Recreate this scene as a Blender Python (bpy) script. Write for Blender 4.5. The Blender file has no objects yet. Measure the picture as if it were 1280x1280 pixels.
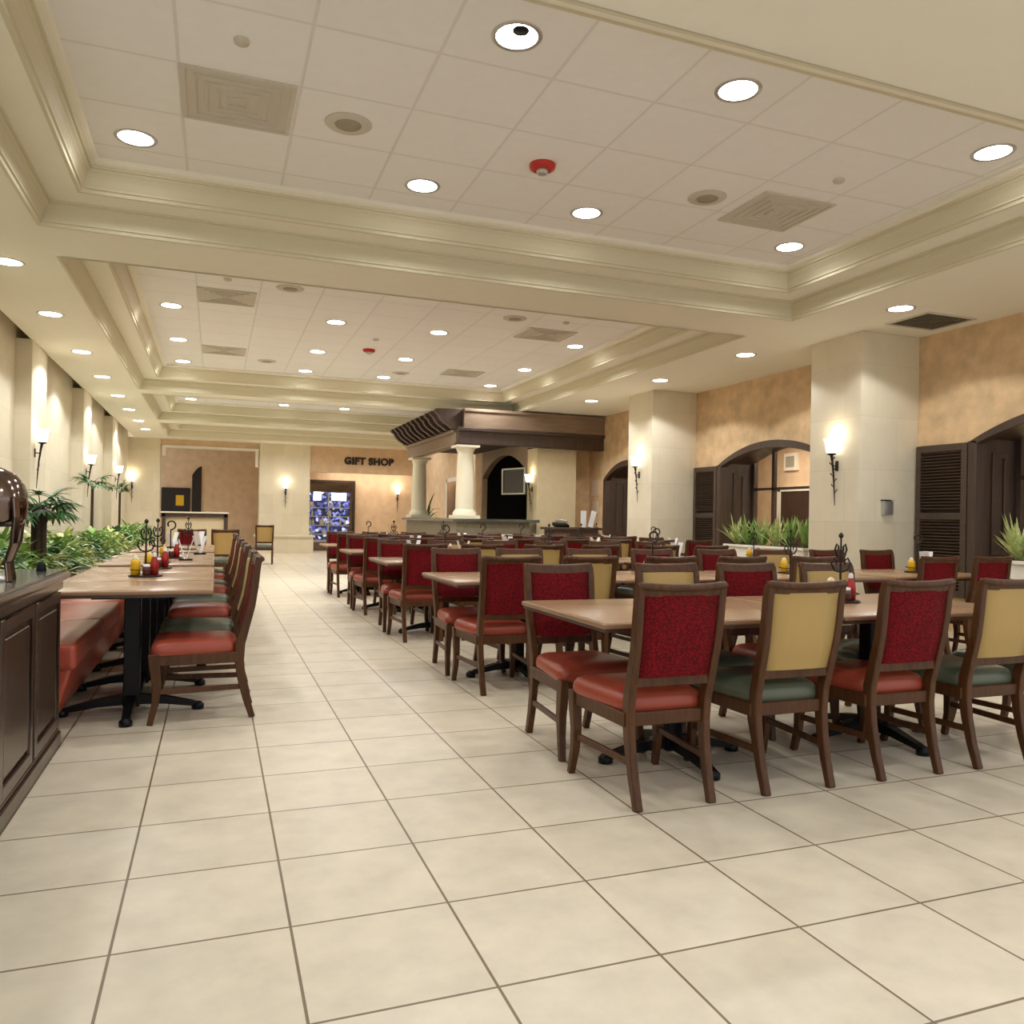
import bpy, bmesh, math, random
from mathutils import Vector, Matrix
R = random.Random(7)
S = bpy.context.scene
COL = S.collection
PI = math.pi
ZC, ZT = 3.47, 3.888

# ---------------------------------------------------------------- materials
def newmat(name):
    m = bpy.data.materials.new(name); m.use_nodes = True
    nt = m.node_tree; b = nt.nodes['Principled BSDF']
    return m, nt, b
def L(nt, a, b): nt.links.new(a, b)
def mat(name, col, rough=.5, metal=0., spec=.5, emit=None, es=0., var=0., vscale=6., bump=0., bscale=40., coat=0.):
    m, nt, b = newmat(name)
    b.inputs['Base Color'].default_value = (*col, 1); b.inputs['Roughness'].default_value = rough
    b.inputs['Metallic'].default_value = metal; b.inputs['Specular IOR Level'].default_value = spec
    b.inputs['Coat Weight'].default_value = coat
    if emit: b.inputs['Emission Color'].default_value = (*emit, 1); b.inputs['Emission Strength'].default_value = es
    tc = nt.nodes.new('ShaderNodeTexCoord')
    if var:
        n = nt.nodes.new('ShaderNodeTexNoise'); n.inputs['Scale'].default_value = vscale; n.inputs['Detail'].default_value = 5
        L(nt, tc.outputs['Object'], n.inputs['Vector'])
        r = nt.nodes.new('ShaderNodeValToRGB'); r.color_ramp.elements[0].position = .3; r.color_ramp.elements[1].position = .7
        r.color_ramp.elements[0].color = (*[c*(1-var) for c in col], 1); r.color_ramp.elements[1].color = (*[min(1, c*(1+var)) for c in col], 1)
        L(nt, n.outputs['Fac'], r.inputs['Fac']); L(nt, r.outputs['Color'], b.inputs['Base Color'])
    if bump:
        n = nt.nodes.new('ShaderNodeTexNoise'); n.inputs['Scale'].default_value = bscale; n.inputs['Detail'].default_value = 3
        L(nt, tc.outputs['Object'], n.inputs['Vector'])
        bp = nt.nodes.new('ShaderNodeBump'); bp.inputs['Strength'].default_value = bump; bp.inputs['Distance'].default_value = .01
        L(nt, n.outputs['Fac'], bp.inputs['Height']); L(nt, bp.outputs['Normal'], b.inputs['Normal'])
    return m
def srgb(r, g, b):
    f = lambda c: ((c/255+.055)/1.055)**2.4 if c > 10 else c/255/12.92
    return (f(r), f(g), f(b))
def tilemat(name, c1, c2, mortar, w, h, ms, off, rough, mott, mscale, bumpd=.002, spec=.5, swap=None):
    """grid of tiles laid in world metres"""
    m, nt, b = newmat(name)
    tc = nt.nodes.new('ShaderNodeTexCoord'); mp = nt.nodes.new('ShaderNodeMapping')
    mp.inputs['Location'].default_value = (-off[0], -off[1], 0)
    L(nt, tc.outputs['Object'], mp.inputs['Vector'])
    src = mp.outputs['Vector']
    if swap:
        sp = nt.nodes.new('ShaderNodeSeparateXYZ'); cb = nt.nodes.new('ShaderNodeCombineXYZ')
        L(nt, tc.outputs['Object'], sp.inputs[0])
        ad = nt.nodes.new('ShaderNodeMath'); ad.operation = 'ADD'
        L(nt, sp.outputs[0], ad.inputs[0]); L(nt, sp.outputs[1], ad.inputs[1])
        L(nt, ad.outputs[0], cb.inputs[0]); L(nt, sp.outputs[2], cb.inputs[1]); src = cb.outputs[0]
    br = nt.nodes.new('ShaderNodeTexBrick'); br.offset = .5 if swap else 0.; br.squash = 1.
    L(nt, src, br.inputs['Vector'])
    br.inputs['Color1'].default_value = (*c1, 1); br.inputs['Color2'].default_value = (*c2, 1); br.inputs['Mortar'].default_value = (*mortar, 1)
    br.inputs['Scale'].default_value = 1; br.inputs['Brick Width'].default_value = w; br.inputs['Row Height'].default_value = h
    br.inputs['Mortar Size'].default_value = ms; br.inputs['Mortar Smooth'].default_value = .1; br.inputs['Bias'].default_value = 0
    n = nt.nodes.new('ShaderNodeTexNoise'); n.inputs['Scale'].default_value = mscale; n.inputs['Detail'].default_value = 6; n.inputs['Roughness'].default_value = .6
    L(nt, tc.outputs['Object'], n.inputs['Vector'])
    mr = nt.nodes.new('ShaderNodeMapRange'); mr.inputs['From Min'].default_value = .3; mr.inputs['From Max'].default_value = .7
    mr.inputs['To Min'].default_value = 1-mott; mr.inputs['To Max'].default_value = 1+mott*.6
    L(nt, n.outputs['Fac'], mr.inputs['Value'])
    mx = nt.nodes.new('ShaderNodeVectorMath'); mx.operation = 'SCALE'
    L(nt, br.outputs['Color'], mx.inputs[0]); L(nt, mr.outputs[0], mx.inputs['Scale'])
    L(nt, mx.outputs[0], b.inputs['Base Color'])
    bp = nt.nodes.new('ShaderNodeBump'); bp.inputs['Strength'].default_value = .6; bp.inputs['Distance'].default_value = bumpd; bp.invert = True
    L(nt, br.outputs['Fac'], bp.inputs['Height']); L(nt, bp.outputs['Normal'], b.inputs['Normal'])
    b.inputs['Roughness'].default_value = rough; b.inputs['Specular IOR Level'].default_value = spec
    return m
def woodmat(name, c1, c2, rough=.35, sc=(3, 3, 40), coat=.0, spec=.5):
    m, nt, b = newmat(name)
    tc = nt.nodes.new('ShaderNodeTexCoord'); mp = nt.nodes.new('ShaderNodeMapping'); mp.inputs['Scale'].default_value = sc
    n = nt.nodes.new('ShaderNodeTexNoise'); n.inputs['Scale'].default_value = 1.; n.inputs['Detail'].default_value = 6; n.inputs['Distortion'].default_value = .6
    r = nt.nodes.new('ShaderNodeValToRGB'); r.color_ramp.elements[0].color = (*c1, 1); r.color_ramp.elements[1].color = (*c2, 1)
    r.color_ramp.elements[0].position = .3; r.color_ramp.elements[1].position = .7
    L(nt, tc.outputs['Object'], mp.inputs['Vector']); L(nt, mp.outputs['Vector'], n.inputs['Vector']); L(nt, n.outputs['Fac'], r.inputs['Fac']); L(nt, r.outputs['Color'], b.inputs['Base Color'])
    b.inputs['Roughness'].default_value = rough; b.inputs['Coat Weight'].default_value = coat; b.inputs['Specular IOR Level'].default_value = spec
    return m
def damask(name, c1, c2):
    m, nt, b = newmat(name)
    tc = nt.nodes.new('ShaderNodeTexCoord')
    v = nt.nodes.new('ShaderNodeTexVoronoi'); v.inputs['Scale'].default_value = 62; v.feature = 'DISTANCE_TO_EDGE'
    n = nt.nodes.new('ShaderNodeTexNoise'); n.inputs['Scale'].default_value = 30; n.inputs['Detail'].default_value = 3
    mxv = nt.nodes.new('ShaderNodeMix'); mxv.data_type = 'VECTOR'; mxv.inputs['Factor'].default_value = .04
    L(nt, tc.outputs['Object'], n.inputs['Vector'])
    L(nt, tc.outputs['Object'], mxv.inputs[4]); L(nt, n.outputs['Color'], mxv.inputs[5])
    L(nt, mxv.outputs[1], v.inputs['Vector'])
    r = nt.nodes.new('ShaderNodeValToRGB'); r.color_ramp.elements[0].color = (*c1, 1); r.color_ramp.elements[1].color = (*c2, 1)
    r.color_ramp.elements[0].position = .07; r.color_ramp.elements[1].position = .16
    L(nt, v.outputs['Distance'], r.inputs['Fac']); L(nt, r.outputs['Color'], b.inputs['Base Color'])
    b.inputs['Roughness'].default_value = .8; b.inputs['Specular IOR Level'].default_value = .12
    return m

M = {}
M['floor'] = tilemat('floor_tile', srgb(220,208,186), srgb(213,201,178), srgb(122,104,80), .475, .475, .0042, (-.249, 3.82), .36, .12, 5, .0015, .45)
M['ceiling'] = mat('ceiling_paint', srgb(241,238,224), .8, var=.01)
M['ceil_tile'] = tilemat('acoustic_tile', srgb(243,242,243), srgb(241,240,241), srgb(228,226,224), .712, .68, .010, (-.25, 5.17), .9, .02, 9, .008, .2)
M['crown'] = mat('crown_paint', srgb(212,205,178), .55)
M['stone'] = tilemat('column_stone', srgb(228,219,196), srgb(221,211,187), srgb(212,201,176), .62, .62, .003, (0, 0), .6, .05, 3, .0005, .3, swap=True)
M['plaster'] = mat('tan_plaster', srgb(212,182,142), .8, var=.17, vscale=5, bump=.25, bscale=14)
M['plaster_far'] = mat('rose_plaster', srgb(218,190,158), .8, var=.10, vscale=4)
M['dark'] = woodmat('dark_wood', srgb(62,46,38), srgb(78,60,50), .42, (25, 25, 2))
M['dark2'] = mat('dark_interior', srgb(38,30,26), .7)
M['louver'] = woodmat('louver_wood', srgb(66,52,42), srgb(80,64,52), .4, (25, 2, 25))
M['cab'] = woodmat('cabinet_wood', srgb(52,36,26), srgb(74,54,40), .32, (30, 30, 2), .3)
M['chairwood'] = woodmat('walnut_frame', srgb(64,36,16), srgb(88,54,26), .42, (40, 40, 4), .05, .3)
M['red'] = damask('red_patterned_fabric', srgb(80,14,18), srgb(120,17,24))
M['tan'] = mat('tan_vinyl', srgb(176,146,86), .5, var=.03, bump=.05, bscale=200)
M['redseat'] = mat('red_leather', srgb(152,64,44), .38, var=.05, vscale=8, bump=.06, bscale=120)
M['greenseat'] = mat('green_leather', srgb(88,94,76), .34, var=.05, vscale=8, bump=.06, bscale=120)
M['bench'] = mat('bench_leather', srgb(168,74,54), .3, var=.07, vscale=5, bump=.08, bscale=30)
M['top'] = woodmat('table_laminate', srgb(152,119,87), srgb(156,123,91), .27, (2, 9, 2), 0.)
M['edge'] = mat('table_edge', srgb(142,108,80), .35)
M['black'] = mat('black_metal', srgb(24,24,26), .4, .6)
M['iron'] = mat('wrought_iron', srgb(42,36,32), .5, .5)
M['granite'] = mat('granite_top', srgb(92,94,86), .12, var=.35, vscale=60)
M['white'] = mat('white_paint', srgb(235,230,218), .5)
M['colwhite'] = mat('column_white', srgb(232,224,200), .5)
M['taupe'] = woodmat('lit_taupe_beam', srgb(128,108,90), srgb(146,124,104), .45, (2, 20, 20))  # dark brown beam wood, lightened in colour to paint light falling on it
M['bar'] = mat('bar_stone', srgb(120,110,90), .5, var=.12, vscale=12)
M['glow'] = mat('downlight_lens', (1, 1, 1), .5, emit=(1, .965, .9), es=14)
M['shade'] = mat('sconce_glass', (1, .95, .85), .4, emit=(1, .94, .84), es=2.4)
M['chromedark'] = mat('dark_chrome', srgb(120,105,98), .12, 1.)
M['khaki'] = mat('khaki_wall', srgb(206,190,154), .7, var=.04)
M['ventk'] = mat('vent_dark_grille', srgb(104,98,82), .6)
M['vent'] = mat('vent_metal', srgb(205,199,186), .6)
M['ventd'] = mat('vent_grille', srgb(160,153,136), .6)
M['redplastic'] = mat('red_plastic', srgb(190,40,30), .35)
M['ketchup'] = mat('ketchup_red', srgb(160,20,16), .25)
M['mustard'] = mat('mustard_yellow', srgb(226,178,22), .3)
M['cream'] = mat('cream_sauce', srgb(228,214,170), .35)
M['jar'] = mat('brown_jar', srgb(92,44,40), .2)
M['paper'] = mat('white_card', srgb(226,226,228), .6)
M['leafA'] = mat('leaf_bright', srgb(136,172,88), .45, var=.28, vscale=9)
M['leafB'] = mat('leaf_deep', srgb(74,116,70), .45, var=.3, vscale=9)
M['leafC'] = mat('leaf_stripe', srgb(188,200,128), .45, var=.28, vscale=25)
M['stem'] = mat('palm_stem', srgb(58,44,30), .8, var=.3, vscale=30)
M['soil'] = mat('soil', srgb(60,46,34), .95)
M['sign'] = mat('sign_letters', srgb(40,22,18), .5)
M['screen'] = mat('dark_screen', srgb(14,14,16), .2)
M['coolerblue'] = mat('cooler_backlight', srgb(90,100,150), .4, emit=srgb(70,80,150), es=.5, var=.5, vscale=14)
def cellmat():
    m, nt, b = newmat('cooler_contents'); tc = nt.nodes.new('ShaderNodeTexCoord'); v = nt.nodes.new('ShaderNodeTexVoronoi'); v.inputs['Scale'].default_value = 11
    sp = nt.nodes.new('ShaderNodeSeparateColor'); r = nt.nodes.new('ShaderNodeValToRGB'); r.color_ramp.interpolation = 'CONSTANT'
    el = r.color_ramp.elements; el[0].color = (*srgb(28,30,52), 1); el[1].position = .35; el[1].color = (*srgb(66,76,150), 1)
    for p, c in ((.55, srgb(40,44,80)), (.7, srgb(120,132,200)), (.86, srgb(196,204,232)), (.94, srgb(30,30,44))): e = el.new(p); e.color = (*c, 1)
    L(nt, tc.outputs['Object'], v.inputs['Vector']); L(nt, v.outputs['Color'], sp.inputs[0]); L(nt, sp.outputs[0], r.inputs['Fac'])
    L(nt, r.outputs['Color'], b.inputs['Base Color']); L(nt, r.outputs['Color'], b.inputs['Emission Color']); b.inputs['Emission Strength'].default_value = .7
    return m
M['coolerblue'] = cellmat()
M['cooler_top'] = mat('cooler_sign', (1, 1, 1), .4, emit=(.9, .93, 1), es=3)
M['poster'] = mat('notice_paper', srgb(214,196,170), .6)
M['silver'] = mat('silver_frame', srgb(190,190,186), .3, .7)
def glassmat():
    m, nt, b = newmat('window_glass')
    b.inputs['Transmission Weight'].default_value = 1; b.inputs['Roughness'].default_value = 0; b.inputs['IOR'].default_value = 1.02
    return m
M['glass'] = glassmat()

# ---------------------------------------------------------------- mesh builder
class MB:
    def __init__(s): s.v = []; s.f = []; s.mi = []; s.sm = []
    def add(s, vs, fs, mi=0, sm=False):
        o = len(s.v); s.v += [tuple(v) for v in vs]; s.f += [tuple(i+o for i in f) for f in fs]
        s.mi += [mi]*len(fs); s.sm += [sm]*len(fs); return s
    def box(s, x0, y0, z0, x1, y1, z1, mi=0):
        vs = [(x, y, z) for z in (z0, z1) for y in (y0, y1) for x in (x0, x1)]
        return s.add(vs, [(0,2,3,1),(4,5,7,6),(0,1,5,4),(2,6,7,3),(0,4,6,2),(1,3,7,5)], mi)
    def obox(s, c, sx, sy, sz, rot=None, mi=0):
        m = rot or Matrix.Identity(3); c = Vector(c)
        vs = [c + m @ Vector((x*sx/2, y*sy/2, z*sz/2)) for z in (-1,1) for y in (-1,1) for x in (-1,1)]
        return s.add(vs, [(0,2,3,1),(4,5,7,6),(0,1,5,4),(2,6,7,3),(0,4,6,2),(1,3,7,5)], mi)
    def ring_loft(s, rings, mi=0, sm=False, cap=True, closed=False):
        n = len(rings[0]); vs = [p for r in rings for p in r]; fs = []
        m = len(rings)
        for i in range(m-1 if not closed else m):
            a = i*n; b = ((i+1) % m)*n
            for j in range(n): k = (j+1) % n; fs.append((a+j, a+k, b+k, b+j))
        s.add(vs, fs, mi, sm)
        if cap and not closed:
            s.add(rings[0], [tuple(range(n))[::-1]], mi); s.add(rings[-1], [tuple(range(n))], mi)
        return s
    def sweep(s, path, w, h, up=(1,0,0), mi=0, sm=False):
        """rectangular bar along path; w along `up`, h across; w,h scalars or lists"""
        P = [Vector(p) for p in path]; U = Vector(up).normalized(); rings = []
        for i, p in enumerate(P):
            t = (P[min(i+1, len(P)-1)] - P[max(i-1, 0)]).normalized(); n = t.cross(U).normalized()
            ww = (w[i] if isinstance(w, (list, tuple)) else w)/2; hh = (h[i] if isinstance(h, (list, tuple)) else h)/2
            rings.append([p - U*ww - n*hh, p + U*ww - n*hh, p + U*ww + n*hh, p - U*ww + n*hh])
        return s.ring_loft(rings, mi, sm)
    def tube(s, path, r, seg=8, mi=0, sm=True, closed=False):
        P = [Vector(p) for p in path]; rings = []; prev = None
        for i, p in enumerate(P):
            if closed: t = P[(i+1) % len(P)] - P[i-1]
            else: t = P[min(i+1, len(P)-1)] - P[max(i-1, 0)]
            t.normalize()
            a = prev - t*prev.dot(t) if prev is not None else None
            if a is None or a.length < 1e-4: a = t.cross(Vector((0,0,1)) if abs(t.z) < .9 else Vector((1,0,0)))
            a.normalize(); prev = a; b = t.cross(a); rr = r[i] if isinstance(r, (list, tuple)) else r
            rings.append([p + (a*math.cos(q) + b*math.sin(q))*rr for q in [2*PI*k/seg for k in range(seg)]])
        return s.ring_loft(rings, mi, sm, True, closed)
    def lathe(s, c, prof, seg=20, mi=0, sm=True, cap=True):
        c = Vector(c)
        rings = [[c + Vector((r*math.cos(2*PI*k/seg), r*math.sin(2*PI*k/seg), z)) for k in range(seg)] for r, z in prof]
        return s.ring_loft(rings, mi, sm, cap)
    def prism(s, poly, d, mi=0):
        """poly: 3D points in order, d: extrusion vector"""
        n = len(poly); P = [Vector(p) for p in poly]; D = Vector(d)
        s.add(P + [p + D for p in P], [tuple(range(n))[::-1], tuple(range(n, 2*n))] + [(i, (i+1) % n, (i+1) % n + n, i+n) for i in range(n)], mi)
        return s
    def leaf(s, base, direction, length, width, droop, mi=0, n=5, side=None):
        base = Vector(base); d = Vector(direction).normalized(); sd = side or d.cross(Vector((0,0,1)))
        if sd.length < .05: sd = Vector((1,0,0))
        sd.normalize(); vs = []; p = base.copy(); cur = d.copy()
        for i in range(n+1):
            t = i/n; w = width*math.sin(PI*min(1, .12+t*.88))**.8*.5
            vs += [p - sd*w, p + Vector((0,0,-w*.35)), p + sd*w]
            cur = (cur + Vector((0,0,-droop/n))).normalized(); p = p + cur*(length/n)
        fs = []
        for i in range(n):
            a = i*3; fs += [(a, a+1, a+4, a+3), (a+1, a+2, a+5, a+4)]
        return s.add(vs, fs, mi, True)
    def build(s, name, mats, parent=None, bevel=0., seg=2, label=None, loc=None):
        me = bpy.data.meshes.new(name); me.from_pydata(s.v, [], s.f)
        for m in (mats if isinstance(mats, (list, tuple)) else [mats]): me.materials.append(m)
        me.polygons.foreach_set('material_index', s.mi); me.polygons.foreach_set('use_smooth', s.sm)
        bm = bmesh.new(); bm.from_mesh(me)
        if bevel:
            bmesh.ops.remove_doubles(bm, verts=bm.verts, dist=1e-6)
            es = [e for e in bm.edges if len(e.link_faces) == 2 and e.calc_face_angle(0) > .6]
            bmesh.ops.bevel(bm, geom=es, offset=bevel, segments=seg, affect='EDGES', profile=.6, clamp_overlap=True)
            if seg > 1:
                for f in bm.faces: f.smooth = True
        bmesh.ops.recalc_face_normals(bm, faces=bm.faces)
        bm.to_mesh(me); bm.free()
        if bevel and seg > 1:
            try: me.set_sharp_from_angle(angle=math.radians(38))
            except Exception: pass
        o = bpy.data.objects.new(name, me); COL.objects.link(o)
        if parent is not None: o.parent = parent
        if label: o['label'] = label
        if loc: o.location = loc
        return o

def tag(o, label, cat, group=None, kind=None):
    o['label'] = label; o['category'] = cat
    if group: o['group'] = group
    if kind: o['kind'] = kind
    return o
def struct(name, mb, m, bevel=0., **k):
    o = mb.build(name, m, None, bevel, **k); o['kind'] = 'structure'; return o
def thing(name, label, cat, loc=(0,0,0), rz=0, group=None):
    o = bpy.data.objects.new(name, None); COL.objects.link(o); o.empty_display_size = .1
    o.location = loc; o.rotation_euler = (0, 0, rz); return tag(o, label, cat, group)
def dup(root, loc, rz=0., label=None, scale=None):
    r = root.copy(); COL.objects.link(r); r.location = loc; r.rotation_euler = (0, 0, rz)
    if label: r['label'] = label
    if scale: r.scale = scale
    for c in list(root.children):
        d = c.copy(); COL.objects.link(d); d.parent = r
        for g in list(c.children):
            e = g.copy(); COL.objects.link(e); e.parent = d
    return r

# ---------------------------------------------------------------- shell
struct('floor', MB().box(-3, -6, -.1, 12.6, 30, 0), M['floor'])
coffers = [(3.2, 7.25), (8.1, 16.15), (16.75, 21.2), (22.0, 25.5)]
CX0, CX1 = -1.345, 5.985
cl = MB()
cl.box(-2.31, 1.2, ZC, CX0, 30, ZC+.12); cl.box(CX1, 1.2, ZC, 7.95, 30, ZC+.12)
ys = [1.2] + [y for c in coffers for y in c] + [30]
for i in range(0, len(ys), 2): cl.box(CX0, ys[i], ZC, CX1, ys[i+1], ZC+.12)
struct('ceiling', cl, M['ceiling'])
tier = [(-.02,-.006),(.004,-.006),(.008,.018),(.022,.024),(.022,.036),(.03,.06),(.042,.1),(.056,.128),(.072,.146),(.074,.16),(.09,.162),(.09,.185)]
def ringset(prof, y0, y1):
    rings = [[(CX0+i, y0+i, ZC+z), (CX1-i, y0+i, ZC+z), (CX1-i, y1-i, ZC+z), (CX0+i, y1-i, ZC+z)] for i, z in prof]
    return MB().ring_loft(rings, cap=False)
for n, (y0, y1) in enumerate(coffers):
    struct('trim_%d' % (n+1), ringset(tier, y0, y1), M['crown'])
    struct('trim_%d' % (n+31), ringset([(i+.33, z+.19) for i, z in tier], y0, y1), M['crown'])
    struct('ceiling', ringset([(.08,.186),(.32,.186),(.33,.20)], y0, y1), M['ceiling'])
    struct('ceiling', ringset([(.42,.372),(.445,.376),(.47,.385),(.47,ZT-ZC)], y0, y1), M['ceiling'])
    struct('ceiling', MB().box(CX0+.4, y0+.4, ZT, CX1-.4, y1-.4, ZT+.05), M['ceil_tile'])

# left wall: recessed stone wall, pilasters standing on it, open cove above
lw = MB(); lw.box(-2.75, 3.0, 0, -2.50, 26.6, 4.1); lw.box(-2.5, 3.0, 3.98, -2.31, 26.6, 4.1)
struct('wall_left', lw, M['stone'])
struct('trim_8', MB().box(-2.325, 3.0, ZC, -2.31, 26.6, 4.0), M['ceiling'])
for k, y in enumerate([3.25, 7.7, 12.15, 16.6, 21.05]):
    struct('wall_left', MB().box(-2.50, y, 0, -2.31, y+1.0, ZC), M['stone'])
# right wall with arched openings
XW = 7.92
def archpts(ya, yb, zs, zc, n=24):
    """arc from (ya,zs) to (yb,zs) with crown zc (segment of a circle)"""
    c = (yb-ya)/2; h = zc-zs; rad = (c*c+h*h)/(2*h); cy = (ya+yb)/2; cz = zc-rad; a0 = math.asin(c/rad)
    return [(cy+rad*math.sin(-a0+2*a0*i/n), cz+rad*math.cos(-a0+2*a0*i/n)) for i in range(n+1)]
arches = [(4.0, 6.56, 2.15, 2.44, 0), (8.75, 11.32, 2.15, 2.44, 0), (13.5, 15.5, 2.08, 2.42, 0)]
rw = MB(); T = .14
prev = 3.0
for (a, b, zs, zc, _) in arches:
    rw.box(XW, prev, 0, XW+T, a, ZC); rw.box(XW, a, 0, XW+T, b, .62)
    pts = archpts(a, b, zs, zc)
    for (p, q) in zip(pts[:-1], pts[1:]):
        rw.prism([(XW, p[0], p[1]), (XW, q[0], q[1]), (XW, q[0], ZC), (XW, p[0], ZC)], (T, 0, 0))
    prev = b
rw.box(XW, prev, 0, XW+T, 30, ZC)
struct('wall_right', rw, M['plaster'])
for k, y in enumerate([7.3, 12.04]):
    o = struct('wall_right', MB().box(7.03, y, 0, XW, y+.84, ZC), M['stone'], .012)
XG = 8.56
for k, (a, b, zs, zc, _) in enumerate(arches):
    fr = MB(); w = .085
    o_ = archpts(a-.02, b+.02, zs+.0, zc+.03); i_ = archpts(a+w, b-w, zs-.02, zc-w)
    for j in range(len(o_)-1):
        fr.prism([(XW-.05, *o_[j]), (XW-.05, *o_[j+1]), (XW-.05, *i_[j+1]), (XW-.05, *i_[j])], (.12, 0, 0))
    fr.box(XW-.05, a-.02, .0, XW+.07, a+w, zs+.01); fr.box(XW-.05, b-w, .0, XW+.07, b+.02, zs+.01)
    # deep reveal lining: side jambs and soffit with raised panels
    fr.box(XW+.05, a+.01, 0, XG, a+.06, 2.7); fr.box(XW+.05, b-.06, 0, XG, b-.01, 2.7)
    for (yy, sg) in ((b-.06, -1), (a+.06, 1)):
        for (z0, z1) in ((.95, 1.98),):
            y0, y1 = sorted((yy, yy+sg*.018))
            fr.box(XW+.22, y0, z0, XW+.28, y1, z1); fr.box(XG-.24, y0, z0, XG-.18, y1, z1)
            fr.box(XW+.22, y0, z1, XG-.18, y1, z1+.06); fr.box(XW+.22, y0, z0-.06, XG-.18, y1, z0)
    ip = archpts(a+.02, b-.02, zs+.02, zc+.0)
    for j in range(len(ip)-1):
        fr.prism([(XW+.07, *ip[j]), (XW+.07, *ip[j+1]), (XW+.07, ip[j+1][0], ip[j+1][1]+.04), (XW+.07, ip[j][0], ip[j][1]+.04)], (XG-XW-.07, 0, 0))
    struct('trim_%d' % (9+k), fr, M['dark'], .004, seg=1)
    # window wall behind reveal
    sill = struct('trim_%d' % (14+k), MB().box(XW-.06, a+.06, .62, XG, b-.06, .66), M['dark'], .005, seg=1)
    wn = struct('window_%d' % (k+1), MB().box(XG-.01, a, .66, XG+.0, b, 2.75), M['glass'])
    mu = MB()
    mu.box(XG-.04, a, .6, XG+.04, b, .72)
    for f in (.23, .77):
        ym = a + (b-a)*f; mu.box(XG-.03, ym-.03, .66, XG+.03, ym+.03, 2.75)
    mu.box(XG-.03, a, 1.75, XG+.03, b, 1.79)
    mu.box(XG-.04, a-.02, .62, XG+.04, a+.12, 2.8); mu.box(XG-.04, b-.12, .62, XG+.04, b+.02, 2.8)
    mu.build('muntins', M['dark'], wn)
# corridor behind the windows
struct('wall_back', MB().box(11.6, 3, 0, 11.75, 30, 3.0), M['plaster_far'])
struct('ceiling', MB().box(XW+T, 3, 2.95, 11.7, 30, 3.05), M['ceiling'])
for (y, nm) in ((12.95, 'door_1'),):
    d = MB(); d.box(11.55, y, 0, 11.6, y+1.3, 1.9)
    o = struct(nm, d, M['dark'])
    MB().box(11.53, y-.1, 0, 11.6, y, 2.0).box(11.53, y+1.3, 0, 11.6, y+1.4, 2.0).box(11.53, y-.1, 1.9, 11.6, y+1.4, 2.0).build('door_frame', M['white'], o)
tag(MB().box(11.53, 13.75, 2.35, 11.6, 14.15, 2.72).box(11.52, 13.82, 2.42, 11.53, 14.08, 2.65, 1).build('framed_picture', [M['white'], M['ventd']]), 'small square white-framed grille high on corridor wall seen through the arched window', 'picture')

# louvred shutters beside the arches
def shutter(y0, y1, label):
    t = thing('louvered_shutter', label, 'shutter', (XW-.03, (y0+y1)/2, .0), 0, None); h = (y1-y0)/2
    f = MB(); f.box(-.025, -h, .4, .02, -h+.07, 2.15).box(-.025, h-.07, .4, .02, h, 2.15)
    for z in (.4, 1.28, 2.07): f.box(-.025, -h+.07, z, .02, h-.07, z+.08)
    f.build('shutter_frame', M['louver'], t, .004, 1)
    s = MB(); z = .5
    while z < 2.05:
        if not 1.26 < z < 1.38: s.obox((0, 0, z), .042, 2*h-.14, .008, Matrix.Rotation(math.radians(38), 3, 'Y'))
        z += .036
    s.build('louver_slats', M['louver'], t)
    MB().box(.02, -h+.06, .45, .026, h-.06, 2.1).build('shutter_backing', M['dark2'], t)
shutter(6.59, 7.28, 'dark louvered wooden shutter right of the near stone column, beside the cut-off arch')
shutter(8.16, 8.72, 'dark louvered shutter just behind the near stone column')
shutter(11.35, 12.02, 'narrow dark louvered shutter between far stone column and arched window')
shutter(3.4, 3.97, 'dark louvered shutter on the near side of the cut-off arch')

# far wall region
YF = 26.6
fw = MB()
fw.box(-2.9, YF, 0, -1.6, YF+.5, ZC); fw.box(1.3, YF-.1, 0, 2.86, YF+.5, ZC)
struct('wall_far', fw, M['stone'])
struct('wall_far', MB().box(-1.6, YF+.05, 3.3, 1.3, YF+.5, ZC).box(2.86, YF, 2.62, XW, YF+.25, ZC), M['plaster_far'])
struct('trim_20', MB().box(-1.55, YF-.02, 3.2, 1.27, YF+.06, 3.28).box(1.17, YF-.02, 2.7, 1.25, YF+.06, 3.2).box(-1.55, YF-.02, 2.95, -1.45, YF+.06, 3.2), M['white'])
struct('wall_far', MB().box(-3, 29.2, 0, 2.9, 29.4, 4).box(2.86, 28.2, 0, XW, 28.4, ZC).box(2.7, YF+.5, 0, 2.86, 28.4, ZC), M['plaster_far'])
struct('ceiling', MB().box(2.86, YF+.25, 2.9, XW, 28.4, 3.0), M['ceiling'])
struct('trim_21', MB().box(1.2, YF-.55, 0, 2.95, YF-.1, .5).box(1.15, YF-.6, .5, 3.0, YF-.1, .56), M['stone'])
# gift shop letters
fc = bpy.data.curves.new('txt', 'FONT'); fc.body = 'GIFT SHOP'; fc.size = .315; fc.extrude = .02; fc.offset = .016; fc.align_x = 'CENTER'; fc.space_character = 1.08
tmp = bpy.data.objects.new('txt', fc); COL.objects.link(tmp)
bpy.context.view_layer.update()
me = bpy.data.meshes.new_from_object(tmp.evaluated_get(bpy.context.evaluated_depsgraph_get()))
bpy.data.objects.remove(tmp); me.materials.clear(); me.materials.append(M['sign'])
so = bpy.data.objects.new('wall_sign', me); COL.objects.link(so); so.rotation_euler = (PI/2, 0, 0); so.location = (4.78, YF-.022, 2.92)
tag(so, 'dark GIFT SHOP lettering mounted on the far header wall', 'sign')
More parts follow.
